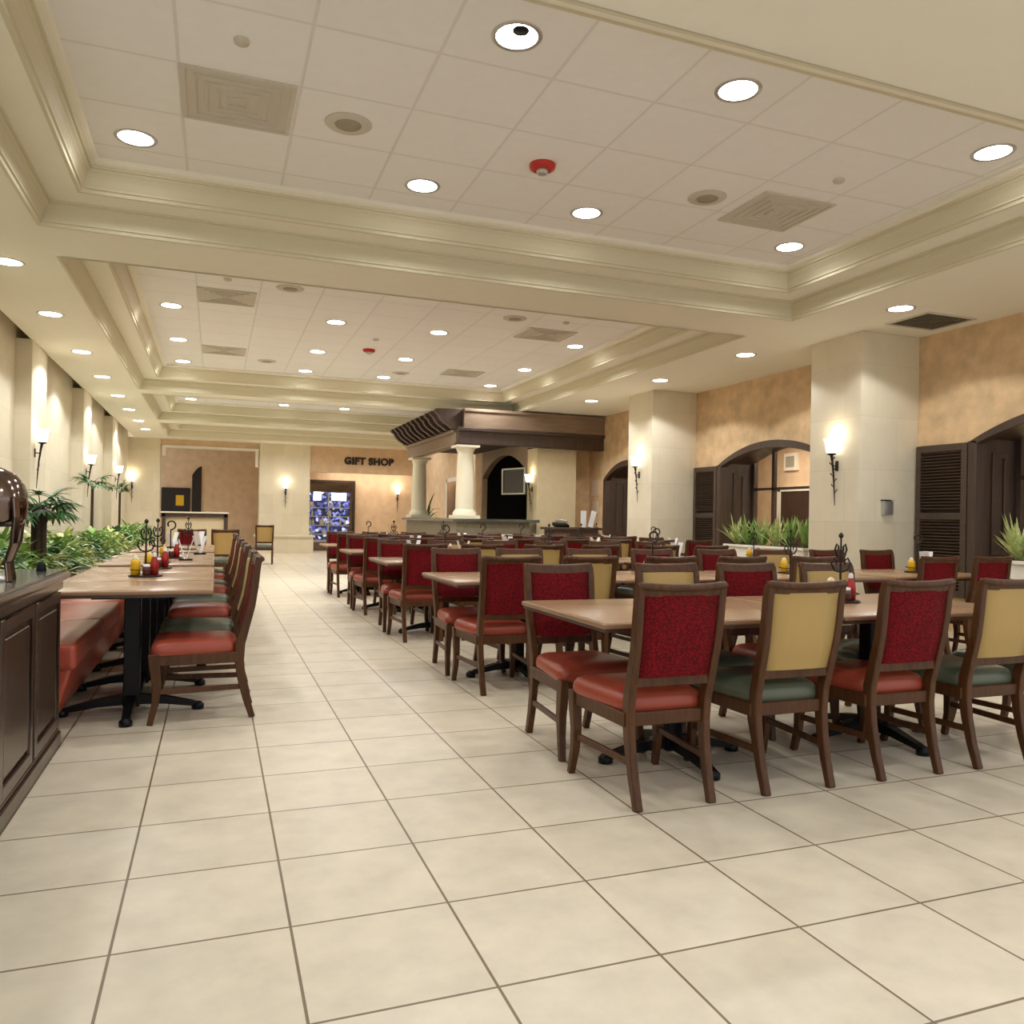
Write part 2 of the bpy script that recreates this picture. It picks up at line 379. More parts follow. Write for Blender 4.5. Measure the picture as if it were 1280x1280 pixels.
# gift shop cooler/doorway
t = thing('glass_door_cooler', 'tall glass-fronted cooler glowing blue under the GIFT SHOP header', 'cooler', (3.72, 27.75, 0))
MB().box(-.85, 0, 0, .72, .4, 2.3).build('cabinet', M['chromedark'], t, .02)
MB().box(-.78, -.02, .35, .62, 0, 2.0).build('lit_interior', M['coolerblue'], t)
MB().box(-.6, -.035, 1.72, -.35, -.02, 2.0).box(.0, -.035, 1.72, .5, -.02, 1.98).build('lit_header', M['cooler_top'], t)
b = MB()
for z in (.55, .85, 1.15, 1.45): b.box(-.78, -.035, z, .62, -.02, z+.03)
b.box(-.12, -.04, .35, -.07, -.02, 2.0); b.box(-.8, -.04, .3, .65, -.01, .36)
b.build('shelf', M['silver'], t)
b = MB()
for i in range(26):
    x = R.uniform(-.75, .58); z = R.choice((.58, .88, 1.18, 1.48)); b.lathe((x, -.05, z), [(.035, 0), (.035, .12), (.015, .17), (.015, .2)], 8)
b.build('stocked_bottles', [M['silver']], t)['kind'] = 'stuff'
struct('trim_22', MB().box(4.5, 28.05, 0, 4.58, 28.2, 2.35).box(2.87, 28.05, 2.35, 4.58, 28.2, 2.43), M['dark'])
# alcove items behind left opening
tag(MB().prism([(x, 29.15, z) for x, z in [(-.75, 1.2), (-.75, 2.5)] + [(-.75+.3*i/6, 2.5+.3*math.sin(PI/2*i/6)) for i in range(1, 7)] + [(-.45, 1.2)]], (0, .06, 0)).build('arched_mirror', M['dark2']), 'narrow dark arched panel on the alcove wall at far left', 'panel')
pf = thing('framed_notice', 'dark framed board with yellow notice on alcove wall at far left', 'picture', (-1.25, 29.12, 1.55))
MB().box(-.45, 0, -.5, .45, .06, .5).build('frame', M['dark2'], pf); MB().box(.0, -.01, -.1, .25, 0, .25).build('notice', M['mustard'], pf)

# server partition at the end of the booth row
t = thing('service_station', 'low dark-framed service station with cream panel behind the booth tables', 'cabinet', (-.27, 15.2, 0))
MB().box(-.6, -.05, 0, -.54, .4, 1.2).box(.42, -.05, 0, .48, .4, 1.2).box(-.6, -.05, 1.13, .48, .4, 1.2).build('frame', M['dark'], t, .005, 1)
MB().box(-.54, .0, 0, .42, .36, 1.13).build('panel', M['khaki'], t)
MB().box(-.62, -.08, 1.2, .5, .43, 1.225).build('top', M['colwhite'], t)

# ---------------------------------------------------------------- ceiling fixtures
def make_downlight():
    t = thing('ceiling_downlight', 'x', 'ceiling light', (0,0,0), 0, 'recessed ceiling downlights')
    MB().lathe((0,0,0), [(.118,-.004),(.14,-.006),(.145,0),(.145,.001),(.118,.001)], 28, cap=False).build('trim_ring', M['silver'], t)
    MB().lathe((0,0,0), [(.0005,-.002),(.118,-.002),(.118,.001),(.0005,.001)], 28).build('lens', M['glow'], t)
    return t
dl = make_downlight(); first = [True]
def spot(x, y, z, e, size=150, blend=.45):
    e *= .82 if y < 5 else 1.1 if y < 8 else 1.5 if y < 19 else 1.35
    l = bpy.data.lights.new('downlight_or_fill_lamp', 'SPOT'); l.energy = e; l.color = (.985, 1, 1); l.spot_size = math.radians(size); l.spot_blend = blend; l.shadow_soft_size = .11
    o = bpy.data.objects.new('downlight_or_fill_lamp', l); COL.objects.link(o); o.location = (x, y, z-.02)
def downlight(x, y, z, lab, e):
    if first[0]: o = dl; o.location = (x, y, z); first[0] = False
    else: o = dup(dl, (x, y, z))
    o['label'] = lab
    if z < ZT-.1: spot(x, y, z, e, 134, .14)
    else: spot(x, y, z, e)
colname = ['leftmost', 'second from left', 'third from left', 'rightmost']
rows = [(4.17, 'front row of the near coffer'), (6.33, 'back row of the near coffer'), (11.25, 'front visible row of the second coffer'), (13.4, 'middle row of the second coffer'), (15.3, 'back row of the second coffer'), (20.25, 'third coffer'), (24.2, 'farthest coffer')]
EH, EL = 55, 42
for (y, nm) in rows:
    for j, x in enumerate((-.58, 1.53, 3.0, 5.18)):
        if y < 5 and j == 0: spot(x, y, ZT, EH); continue
        downlight(x, y, ZT, 'round white downlight, %s in the %s' % (colname[j], nm), EH)
for i, y in enumerate((8.46, 10.5, 12.8, 15.0, 17.3, 19.5, 21.8, 23.9)):
    downlight(-1.82, y, ZC, 'round downlight in the flat ceiling by the left wall, number %s from the camera' % ['one','two','three','four','five','six','seven','eight'][i], EL)
for i, y in enumerate((6.4, 9.0, 11.2, 13.7)):
    downlight(6.67, y, ZC, ['round downlight beside the ceiling vent near the right stone column', 'round downlight between the two stone columns on the right', 'round downlight just left of the far stone column top', 'round downlight above the right end of the canopy'][i], EL)
for (x, y) in ((-1.82, 6.3), (-1.82, 4.1), (-1.0, 1.9), (1.5, 1.9), (3.6, 1.9), (6.67, 4.0)): spot(x, y, ZC, EL)  # unseen lamps without fixtures; nearest row added to light the foreground floor
soc = [o for o in COL.objects if o.get('label', '').startswith('round white downlight, second from left in the front row of the near')][0]
MB().lathe((0,-.062,-.006), [(.0005,0),(.046,0),(.046,.003),(.0005,.003)], 20).build('lamp_socket', M['black'], soc)
# vents, speakers, strobes, sprinklers
def vent(x0, y0, x1, y1, z, label, dark=False):
    t = thing('ceiling_vent', label, 'vent', ((x0+x1)/2, (y0+y1)/2, z)); w = (x1-x0)/2; h = (y1-y0)/2
    MB().box(-w, -h, -.012, w, -h+.03, 0).box(-w, h-.03, -.012, w, h, 0).box(-w, -h+.03, -.012, -w+.03, h-.03, 0).box(w-.03, -h+.03, -.012, w, h-.03, 0).build('vent_frame', M['vent'], t)
    MB().box(-w+.03, -h+.03, -.004, w-.03, h-.03, -.001).build('grille', M['ventk'] if dark else M['vent'], t)
    s = MB()
    for q in range(1, 5):
        a, b = w*q/5.2, h*q/5.2
        s.box(-a, -b, -.014, a, -b+.012, -.002).box(-a, b-.012, -.014, a, b, -.002).box(-a, -b+.012, -.014, -a+.012, b-.012, -.002).box(a-.012, -b+.012, -.014, a, b-.012, -.002)
    s.build('diffuser_vanes', M['ventk'] if dark else M['vent'], t)
vent(-.25, 5.17, .44, 5.85, ZT, 'large square grey air diffuser at upper left of the near coffer')
vent(4.13, 5.33, 4.84, 6.01, ZT, 'square grey air diffuser at right of the near coffer')
vent(-.25, 10.16, .43, 10.85, ZT, 'grey air diffuser near the front left of the second coffer')
vent(-.25, 13.65, .43, 14.3, ZT, 'smaller-looking air diffuser at the far left of the second coffer')
vent(4.08, 10.38, 4.82, 11.04, ZT, 'air diffuser at the right of the second coffer')
vent(3.9, 13.9, 4.6, 14.5, ZT, 'faint far air diffuser at the back right of the second coffer')
vent(7.02, 6.37, 7.72, 6.95, ZC, 'dark ceiling vent above the near stone column', True)
for (x, y, lab) in ((.81, 5.53, 'round ceiling speaker right of the large near diffuser'), (3.77, 5.64, 'round ceiling speaker left of the right near diffuser'), (.79, 9.8, 'round ceiling speaker at the front left of the second coffer'), (3.72, 10.02, 'round ceiling speaker at the front right of the second coffer'), (.8, 14.6, 'tiny ceiling speaker at the back left of the second coffer'), (3.2, 14.7, 'tiny ceiling speaker at the back middle of the second coffer')):
    t = thing('ceiling_speaker', lab, 'speaker', (x, y, ZT))
    MB().lathe((0,0,0), [(.09,-.012),(.15,-.008),(.16,0),(.09,0)], 28, cap=False).build('rim', M['vent'], t)
    MB().lathe((0,0,0), [(.0005,-.016),(.085,-.014),(.09,-.002),(.0005,-.002)], 24).build('grille', M['ventd'], t)
for (x, y, lab) in ((2.28, 5.6, 'red and white fire alarm strobe on the near coffer ceiling'), (2.28, 12.87, 'small red fire alarm strobe in the second coffer')):
    t = thing('fire_alarm_strobe', lab, 'fire alarm', (x, y, ZT))
    MB().lathe((0,0,-.045), [(.07,0),(.095,.012),(.1,.045)], 24).build('base', M['redplastic'], t); MB().lathe((0,0,-.075), [(.03,0),(.045,.01),(.045,.03)], 16).build('strobe_lens', M['silver'], t)
for (x, y, lab) in ((.095, 4.79, 'small round sprinkler cover at top left of near coffer'), (4.51, 4.95, 'small round sprinkler cover at right of near coffer'), (.09, 9.7, 'tiny sprinkler cover at front left of second coffer'), (4.43, 9.93, 'tiny sprinkler cover at front right of second coffer'), (2.24, 12.07, 'tiny ceiling sensor beside the far fire alarm')):
    tag(MB().lathe((0,0,0), [(.0005,-.02),(.04,-.02),(.045,-.005),(.045,0)], 20).build('sprinkler_cover', M['vent'], loc=(x, y, ZT)), lab, 'sprinkler')

# ---------------------------------------------------------------- sconces
def make_sconce():
    """wall at local y=0, projects to -y"""
    t = thing('wall_sconce', 'x', 'wall light', (0,0,0), 0, 'wrought iron wall sconces')
    MB().lathe((0,-.09,.0), [(.035,-.06),(.055,-.05),(.065,0),(.07,.06),(.095,.12),(.088,.12),(.06,.05),(.03,-.045)], 20).build('glass_shade', M['shade'], t)
    s = MB(); s.tube([(0,-.03,-.68),(0,-.04,-.5),(0,-.055,-.3),(0,-.075,-.15),(0,-.09,-.055)], [.004,.008,.011,.013,.02], 8)
    s.lathe((0,-.09,-.08), [(.01,0),(.05,.015),(.055,.03),(.01,.035)], 14)
    for i in range(7):
        z = -.14-.065*i; y = -.075+.007*i; sg = -1 if i % 2 else 1
        s.tube([(0,y,z),(sg*.02,y-.004,z+.02),(sg*.042,y-.004,z+.045),(sg*.05,y-.002,z+.03)], [.005,.005,.007,.003], 6)
    s.tube([(0,0,-.2),(0,-.08,-.2)], .008, 6); s.build('iron_stem', M['iron'], t)
    MB().box(-.025,-.012,-.26,.025,0,-.14).build('wall_plate', M['iron'], t, .004, 1)
    return t
sc0 = make_sconce(); sf = [True]
def sconce(x, y, z, rz, lab, e=1.8):
    if sf[0]: o = sc0; o.location = (x, y, z); o.rotation_euler = (0, 0, rz); sf[0] = False
    else: o = dup(sc0, (x, y, z), rz)
    o['label'] = lab
    if 'canopy' in lab: e = 1.5
    l = bpy.data.lights.new('sconce_lamp', 'POINT'); l.energy = e; l.color = (1, .86, .62); l.shadow_soft_size = .04
    q = bpy.data.objects.new('sconce_lamp', l); COL.objects.link(q)
    q.location = Vector((x, y, z+.17)) + Matrix.Rotation(rz, 3, 'Z') @ Vector((0, -.11, 0))
sconce(7.03, 7.66, 2.11, -PI/2, 'lit iron wall sconce on the near right stone column')
sconce(7.03, 12.46, 2.22, -PI/2, 'lit iron wall sconce on the far right stone column')
sconce(-2.31, 12.40, 2.18, PI/2, 'nearest lit sconce on the left wall, above the palm')
sconce(-2.31, 17.0, 2.15, PI/2, 'second lit sconce along the left wall')
sconce(-2.31, 21.7, 2.2, PI/2, 'third lit sconce along the left wall')
sconce(-2.37, 26.6, 2.17, 0, 'farthest lit sconce on the left at the back corner')
sconce(2.1, 26.5, 2.1, 0, 'lit sconce on the far stone pillar left of the gift shop')
sconce(6.1, 28.2, 2.06, 0, 'lit sconce right of the gift shop alcove')

# column wall box
t = thing('wall_control_box', 'small metal control box with clear cover on the near stone column', 'control box', (7.43, 7.3, 1.43))
MB().box(-.07,-.05,-.1,.07,0,.06).build('housing', M['silver'], t, .006); MB().box(-.08,-.06,.06,.08,0,.075).build('lid', M['glass'], t)

# ---------------------------------------------------------------- canopy / bar
CXA, CYA, CYB = 4.62, 15.6, 20.2
t = thing('pergola_canopy', 'brown wooden pergola canopy over the serving bar with curled rafter tails', 'canopy', (CXA, CYA, 0))
MB().box(0, 0, 2.72, 3.3, .2, 3.02).box(-.04, -.05, 2.98, 3.3, .2, 3.05).build('front_beam', M['dark'], t, .01, 1)
MB().box(0, .2, 2.74, .2, CYB-CYA, 3.0).box(-.06, .2, 2.96, .2, CYB-CYA, 3.03).box(-.03, .2, 2.7, .2, CYB-CYA, 2.76).build('side_beam', M['taupe'], t, .01, 1)
MB().box(.1, -.02, 3.05, 3.3, .08, 3.42).box(.1, -.05, 3.38, 3.3, .1, 3.44).build('front_fascia', M['taupe'], t, .008, 1)  # same dark wood as the front beam; its lit look is in the colour
MB().box(.2, .2, 2.9, 3.3, CYB-CYA, 2.95).build('ceiling_panel', M['dark2'], t)
for i in range(11):
    y = .1 + i*.43
    pts = [(.5, 3.03), (-.12, 3.03), (-.18, 3.08), (-.28, 3.14), (-.36, 3.22), (-.40, 3.30), (-.46, 3.34), (-.48, 3.40), (-.44, 3.42), (-.2, 3.43), (.5, 3.43)]
    MB().prism([(x, y, z) for x, z in pts], (0, .13, 0)).build('rafter_tail', M['dark'], t)
def bar_column(x, y, lab):
    t = thing('round_column', lab, 'column', (x, y, 1.19))
    MB().box(-.26,-.26,0,.26,.26,.07).lathe((0,0,.07), [(.245,0),(.245,.05),(.21,.1),(.2,.12)], 28).build('base', M['colwhite'], t, 0)
    MB().lathe((0,0,.18), [(.19,0),(.186,.4),(.175,.9),(.16,1.2)], 32).build('shaft', M['colwhite'], t)
    MB().lathe((0,0,1.36), [(.16,0),(.175,.02),(.175,.04),(.2,.08),(.225,.11)], 28).box(-.24,-.24,1.465,.24,.24,1.51).build('capital', M['colwhite'], t)
bar_column(4.84, 15.84, 'near white round column under the canopy corner')
bar_column(4.84, 19.8, 'far white round column under the canopy')
t = thing('serving_bar', 'L-shaped stone-faced serving bar under the canopy', 'bar counter', (0, 0, 0))
MB().box(4.6, 15.6, 0, 4.95, 20.1, 1.13).box(4.95, 15.6, 0, 6.2, 15.95, 1.13).build('bar_front', M['bar'], t)
MB().box(4.5, 15.5, 1.13, 5.15, 20.2, 1.19).box(5.15, 15.5, 1.13, 6.4, 16.1, 1.19).build('bar_top', M['granite'], t, .01, 1)
struct('wall_kitchen', MB().box(6.45, 15.82, 0, 7.36, 16.4, 2.74), M['khaki'])
kw = MB(); ap = archpts(16.4, 19.6, 2.22, 2.72)
for p, q in zip(ap[:-1], ap[1:]): kw.prism([(6.45, *p), (6.45, *q), (6.45, q[0], 2.9), (6.45, p[0], 2.9)], (.15, 0, 0))
struct('wall_kitchen', kw, M['taupe'])
struct('wall_kitchen', MB().box(6.45, 19.6, 0, 6.6, 26.6, ZC), M['plaster_far'])
struct('wall_kitchen', MB().box(7.36, 16.3, 0, XW, 16.4, 3.4), M['plaster'])
struct('wall_partition', MB().box(5.0, 15.28, 0, 7.9, 15.4, .88), M['stone'])
t = thing('white_framed_mirror', 'white-framed mirror on the tan wall between the canopy columns', 'mirror', (6.43, 22.0, 1.2))
MB().box(-.02, -.9, 0, 0, -.78, 1.15).box(-.02, .78, 0, 0, .9, 1.15).box(-.02, -.9, 1.05, 0, .9, 1.17).build('frame', M['white'], t); MB().box(-.01, -.78, 0, 0, .78, 1.05).build('mirror_glass', M['chromedark'], t)
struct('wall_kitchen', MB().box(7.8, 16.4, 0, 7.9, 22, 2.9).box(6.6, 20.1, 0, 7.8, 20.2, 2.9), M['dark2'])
t = thing('hanging_screen', 'silver-framed dark menu screen hanging in the kitchen arch', 'screen', (6.28, 16.85, 2.05), math.radians(-72))
MB().box(-.42,0,-.3,.42,.05,-.265).box(-.42,0,.265,.42,.05,.3).box(-.42,0,-.265,-.38,.05,.265).box(.38,0,-.265,.42,.05,.265).build('frame', M['silver'], t, .004, 1)
MB().box(-.38,.02,-.265,.38,.045,.265).build('panel', M['screen'], t)
sconce(6.45, 16.1, 2.05, -PI/2, 'lit sconce on the wall under the canopy', 5)
l = bpy.data.lights.new('bar_lamp', 'POINT'); l.energy = 4; l.color = (1, .85, .65); l.shadow_soft_size = .06
q = bpy.data.objects.new('bar_lamp', l); COL.objects.link(q); q.location = (5.7, 16.6, 2.8)
# hostess console
t = thing('hostess_console', 'dark wooden console against the wall under the canopy end', 'console', (6.85, 14.97, 0))
MB().box(-.55,-.28,1.0,.6,.28,1.05).build('top', M['dark'], t, .008); MB().box(-.48,-.22,.55,.54,.22,1.0).build('case', M['dark'], t, .006, 1)
MB().box(-.25,-.12,0,.3,.16,.55).build('pedestal', M['dark'], t)
for i, (x, w, lab) in enumerate(((7.12, .12, 'tall white brochure standing on the hostess console, left one'), (7.32, .11, 'white brochure leaning on the hostess console, right one'))):
    tag(MB().obox((0,0,.17), w, .015, .34, Matrix.Rotation(.25*i, 3, 'Y')).build('brochure', M['paper'], loc=(x, 14.9, 1.055)), lab, 'brochure')
t = thing('desk_telephone', 'dark telephone with papers on the hostess console', 'telephone', (6.62, 14.92, 1.05))
MB().obox((0,0,.04), .3, .22, .07, Matrix.Rotation(.3, 3, 'X')).build('phone_body', M['black'], t, .015); MB().tube([(-.12,-.08,.12),(-.1,0,.14),(.08,0,.14),(.11,-.08,.12)], .022, 8).build('handset', M['silver'], t)
tag(MB().box(XW-.015, 15.85, 1.75, XW, 16.15, 2.1).build('posted_notice', M['poster']), 'upper pale notice sheet on the tan wall by the console', 'notice')
tag(MB().box(XW-.015, 15.85, 1.35, XW, 16.1, 1.62).build('posted_notice', M['poster']), 'lower pale notice sheet on the tan wall by the console', 'notice')

# ---------------------------------------------------------------- chairs
def lerp(a, b, t): return a+(b-a)*t
POST = [(0, -.30, .178), (.12, -.262, .180), (.24, -.235, .182), (.34, -.222, .184), (.44, -.226, .187), (.54, -.253, .190), (.66, -.285, .193), (.78, -.303, .196), (.87, -.312, .197), (.92, -.322, .197), (.945, -.34, .197)]
def make_chair(kind):
    t = thing('dining_chair', 'x', 'chair', (0, 0, 0), 0, None)
    fab, seat = (M['red'], M['redseat']) if kind == 'red' else (M['tan'], M['greenseat'])
    W = M['chairwood']
    for s in (-1, 1):
        p = MB(); p.sweep([(s*x, y, z) for z, y, x in POST], [.036]*len(POST), [.034,.04,.047,.054,.056,.05,.044,.042,.04,.034,.026]); p.build('rear_leg', W, t, .004, 1)
        f = MB(); f.sweep([(s*.228, .252, 0), (s*.222, .225, .12), (s*.221, .218, .22), (s*.222, .232, .33), (s*.222, .238, .40)], [.032,.036,.042,.046,.046], [.032,.038,.046,.056,.056]); f.build('front_leg', W, t, .004, 1)
    ra = MB()
    ra.sweep([(-.2,-.222,.362), (-.224,.23,.362)], .06, .022, (0,0,1)); ra.sweep([(.2,-.222,.362), (.224,.23,.362)], .06, .022, (0,0,1))
    ra.box(-.2, .225, .33, .2, .25, .392); ra.box(-.17, -.235, .335, .17, -.21, .392)
    ra.build('seat_rail', W, t, .004, 1)
    for s in (-1, 1): MB().sweep([(s*.181,-.25,.185), (s*.221,.222,.185)], .03, .018, (0,0,1)).build('stretcher', W, t, .003, 1)
    # cushion
    n = 12; rings = []
    def outline(sc, z, crown=0):
        pts = []
        for k in range(40):
            a = 2*PI*k/40; c, s_ = math.cos(a), math.sin(a); e = .22
            x = math.copysign(abs(c)**e, c); y = math.copysign(abs(s_)**e, s_)
            w = lerp(.198, .25, (y+1)/2); px = x*w*sc; py = y*.235*sc + .022
            if py < -.19: px = max(-.168*sc, min(.168*sc, px))
            pts.append((px, py, z))
        return pts
    cu = MB(); cu.ring_loft([outline(.975,.390), outline(.995,.398), outline(1.0,.418), outline(.985,.438), outline(.94,.456), outline(.85,.468), outline(.6,.478), outline(.3,.483), outline(.05,.484)], 0, True)
    cu.build('seat_cushion', seat, t)
    # back panel
    def pc(z):
        for (z0,y0,_), (z1,y1,_) in zip(POST[:-1], POST[1:]):
            if z0 <= z <= z1: return lerp(y0, y1, (z-z0)/(z1-z0))
    rings = []
    for i in range(9):
        z = lerp(.545, .895, i/8); y = pc(z); xs = .176
        r = []
        for (x, dy) in [(-xs,-.014),(-xs*.5,-.024),(0,-.027),(xs*.5,-.024),(xs,-.014),(xs,.014),(xs*.5,.024),(0,.028),(-xs*.5,.024),(-xs,.014)]: r.append((x, y+dy, z))
        rings.append(r)
    MB().ring_loft(rings, 0, True).build('back_panel', fab, t, 0)
    cr = MB(); ps = []
    for i in range(9):
        u = i/8*2-1; ps.append((u*.205, -.318-.012*(1-u*u), .922-.010*(1-u*u)))
    cr.sweep(ps, .05, .032, (0,-.2,1))
    cr.tube([(u*.205, -.336-.012*(1-u*u), .937-.010*(1-u*u)) for u in [i/4-1 for i in range(9)]], .017, 8)
    cr.build('crest_rail', W, t, .003, 1)
    MB().box(-.182, -.268, .505, .182, -.236, .55).build('lower_back_rail', W, t, .003, 1)
    return t
proto = {'red': make_chair('red'), 'tan': make_chair('tan')}; used = {}
nchairs = [0]
def chair(kind, x, y, rz, lab, group):
    nchairs[0] += 1
    if kind not in used: o = proto[kind]; o.location = (x, y, 0); o.rotation_euler = (0, 0, rz); used[kind] = 1
    else: o = dup(proto[kind], (x, y, 0), rz)
    desc = {'red': 'red-backed dining chair', 'tan': 'tan-backed dining chair'}[kind]
    o['label'] = desc + ', ' + lab; o['group'] = group
    return o

# ---------------------------------------------------------------- tables
def make_table(w, d, name):
    t = thing(name, 'x', 'table', (0,0,0))
    n = MB(); n.box(-w/2+.012, -d/2+.012, .742, w/2-.012, d/2-.012, .7605); n.build('tabletop', M['top'], t, .004, 2)
    MB().box(-w/2, -d/2, .735, w/2, d/2, .758).build('table_edge', M['edge'], t, .008, 3); MB().box(-w/2+.008, -d/2+.008, .72, w/2-.008, d/2-.008, .735).build('underside', M['dark'], t)
    MB().box(-.045,-.045,.04,.045,.045,.70).build('pedestal', M['black'], t, .006, 1)
    MB().box(-.2,-.2,.70,.2,.2,.722).build('mounting_plate', M['black'], t)
    b = MB(); a = min(.37, d/2-.02)
    for k in range(4):
        ang = k*PI/2; c, s = math.cos(ang), math.sin(ang); ln = a if k % 2 else min(.37, w/2-.03)
        b.sweep([(c*.03, s*.03, .085), (c*ln*.5, s*ln*.5, .07), (c*ln*.9, s*ln*.9, .04), (c*ln, s*ln, .028)], [.06,.055,.045,.045], [.06,.045,.03,.026], (-s, c, 0))
        b.lathe((c*ln, s*ln, 0), [(.02,0),(.036,.004),(.036,.03),(.02,.045)], 12)
    b.build('cross_base', M['black'], t)
    return t
TB = make_table(1.28, .98, 'dining_table'); tfirst = [True]
def table(x, y, lab, grp):
    if tfirst[0]: o = TB; o.location = (x, y, 0); tfirst[0] = False
    else: o = dup(TB, (x, y, 0))
    o['label'] = lab; o['group'] = grp
ST = make_table(.9, .70, 'booth_table'); sfirst = [True]
def stable(x, y, lab):
    if sfirst[0]: o = ST; o.location = (x, y, 0); sfirst[0] = False
    else: o = dup(ST, (x, y, 0))
    o['label'] = lab; o['group'] = 'two-seat tables along the booth bench'

# ---------------------------------------------------------------- table-top things
def make_caddy(style):
    t = thing('condiment_caddy', 'x', 'condiment caddy', (0,0,0))
    b = MB(); b.lathe((0,0,0), [(.105,0),(.11,.006),(.105,.012)], 24); b.tube([(.1*math.cos(a), .1*math.sin(a), .05) for a in [2*PI*i/20 for i in range(20)]], .003, 5, closed=True)
    b.build('tray', M['iron'], t)
    s = MB(); s.tube([(0,0,.01),(0,0,.27)], .0065, 6)
    if style == 0:
        pts = [(0,0,.27)]
        for i in range(20):
            a = -PI/2+ i/19*PI*1.75; r = .05*(1-i/19*.55); pts.append((r*math.cos(a)+.0, 0, .325+r*math.sin(a)))
        s.tube(pts, .008, 6)
    else:
        s.tube([(0,0,.27),(0,0,.36)], .005, 6); s.lathe((0,0,.36), [(.003,0),(.014,.012),(.014,.022),(.003,.036)], 8)
        for sg in (-1, 1):
            for (z0, r) in ((.2, .05), (.28, .03)):
                s.tube([(0,0,z0-.03),(sg*r*.7,0,z0-.02),(sg*r*1.1,0,z0+.02),(sg*r*.8,0,z0+.05),(sg*r*.4,0,z0+.035),(sg*r*.5,0,z0+.012)], .0062, 5)
    s.build('scroll_handle', M['iron'], t)
    return t
CD = [make_caddy(0), make_caddy(1)]; cf = [True, True]
def bottle(kind):
    if kind == 'ketchup_bottle':
        t = thing(kind, 'x', 'bottle'); MB().lathe((0,0,0), [(.02,0),(.028,.005),(.028,.07),(.022,.1),(.012,.125)], 14).build('body', M['ketchup'], t); MB().lathe((0,0,.125), [(.014,0),(.014,.02),(.006,.03)], 10).build('cap', M['paper'], t)
    elif kind == 'mustard_bottle':
        t = thing(kind, 'x', 'bottle'); MB().lathe((0,0,0), [(.02,0),(.03,.005),(.031,.08),(.028,.1),(.02,.105)], 14).build('body', M['mustard'], t); MB().lathe((0,0,.105), [(.02,0),(.02,.012),(.005,.025)], 10).build('cap', M['cream'], t)
    elif kind == 'sauce_jar':
        t = thing(kind, 'x', 'jar'); MB().lathe((0,0,0), [(.02,0),(.026,.004),(.026,.05),(.02,.06)], 14).build('body', M['jar'], t); MB().lathe((0,0,.06), [(.022,0),(.022,.014),(.01,.016)], 12).build('lid', M['paper'], t)
    elif kind == 'salt_shaker':
        t = thing(kind, 'x', 'shaker'); MB().lathe((0,0,0), [(.018,0),(.02,.004),(.016,.05)], 12).build('body', M['cream'], t); MB().lathe((0,0,.05), [(.017,0),(.017,.008),(.008,.016)], 10).build('lid', M['silver'], t)
    else:
        t = thing(kind, 'x', 'table card'); MB().box(-.06,-.025,0,.06,.025,.018).build('base', M['black'], t, .003, 1)
        for s in (-1, 1): MB().obox((s*.035,0,.105), .006, .085, .19, Matrix.Rotation(s*.3, 3, 'Y')).build('card', M['paper'], t)
    return t
BP = {}; 
def small(kind, x, y, z, lab, rz=0):
    if kind not in BP: BP[kind] = bottle(kind); o = BP[kind]; o.location = (x, y, z); o.rotation_euler = (0,0,rz)
    else: o = dup(BP[kind], (x, y, z), rz)
    o['label'] = lab; o['group'] = {'ketchup_bottle': 'ketchup bottles in the caddies', 'mustard_bottle': 'mustard bottles in the caddies', 'sauce_jar': 'small sauce jars in the caddies', 'salt_shaker': 'salt shakers in the caddies', 'menu_card_holder': 'white table cards'}[kind]
def caddy(x, y, where, style, rz=-.35, full=True, ztop=.76):
    if cf[style]: o = CD[style]; o.location = (x, y, ztop); o.rotation_euler = (0,0,rz); cf[style] = False
    else: o = dup(CD[style], (x, y, ztop), rz)
    o['label'] = 'black wire condiment caddy with %s on %s' % ('hooked handle' if style == 0 else 'scrolled handle', where); o['group'] = 'condiment caddies on the tables'
    if not full: return
    c, s = math.cos(rz), math.sin(rz)
    for kind, dx, dy, nm in (('mustard_bottle', -.062, -.02, 'yellow mustard bottle in the caddy on '), ('ketchup_bottle', .055, -.01, 'red ketchup bottle in the caddy on '), ('sauce_jar', .01, -.062, 'small dark sauce jar in the caddy on '), ('salt_shaker', .0, .06, 'cream salt shaker in the caddy on ')):
        small(kind, x+c*dx-s*dy, y+s*dx+c*dy, ztop+.012, nm+where)

# ---------------------------------------------------------------- right dining area layout
rowY = [2.91, 5.13, 7.5, 9.68, 11.85]
rown = ['front', 'second', 'third', 'fourth', 'fifth']
tx = [2.2, 3.5, 4.85, 6.15]
tn = ['leftmost', 'second-from-left', 'third-from-left', 'rightmost']
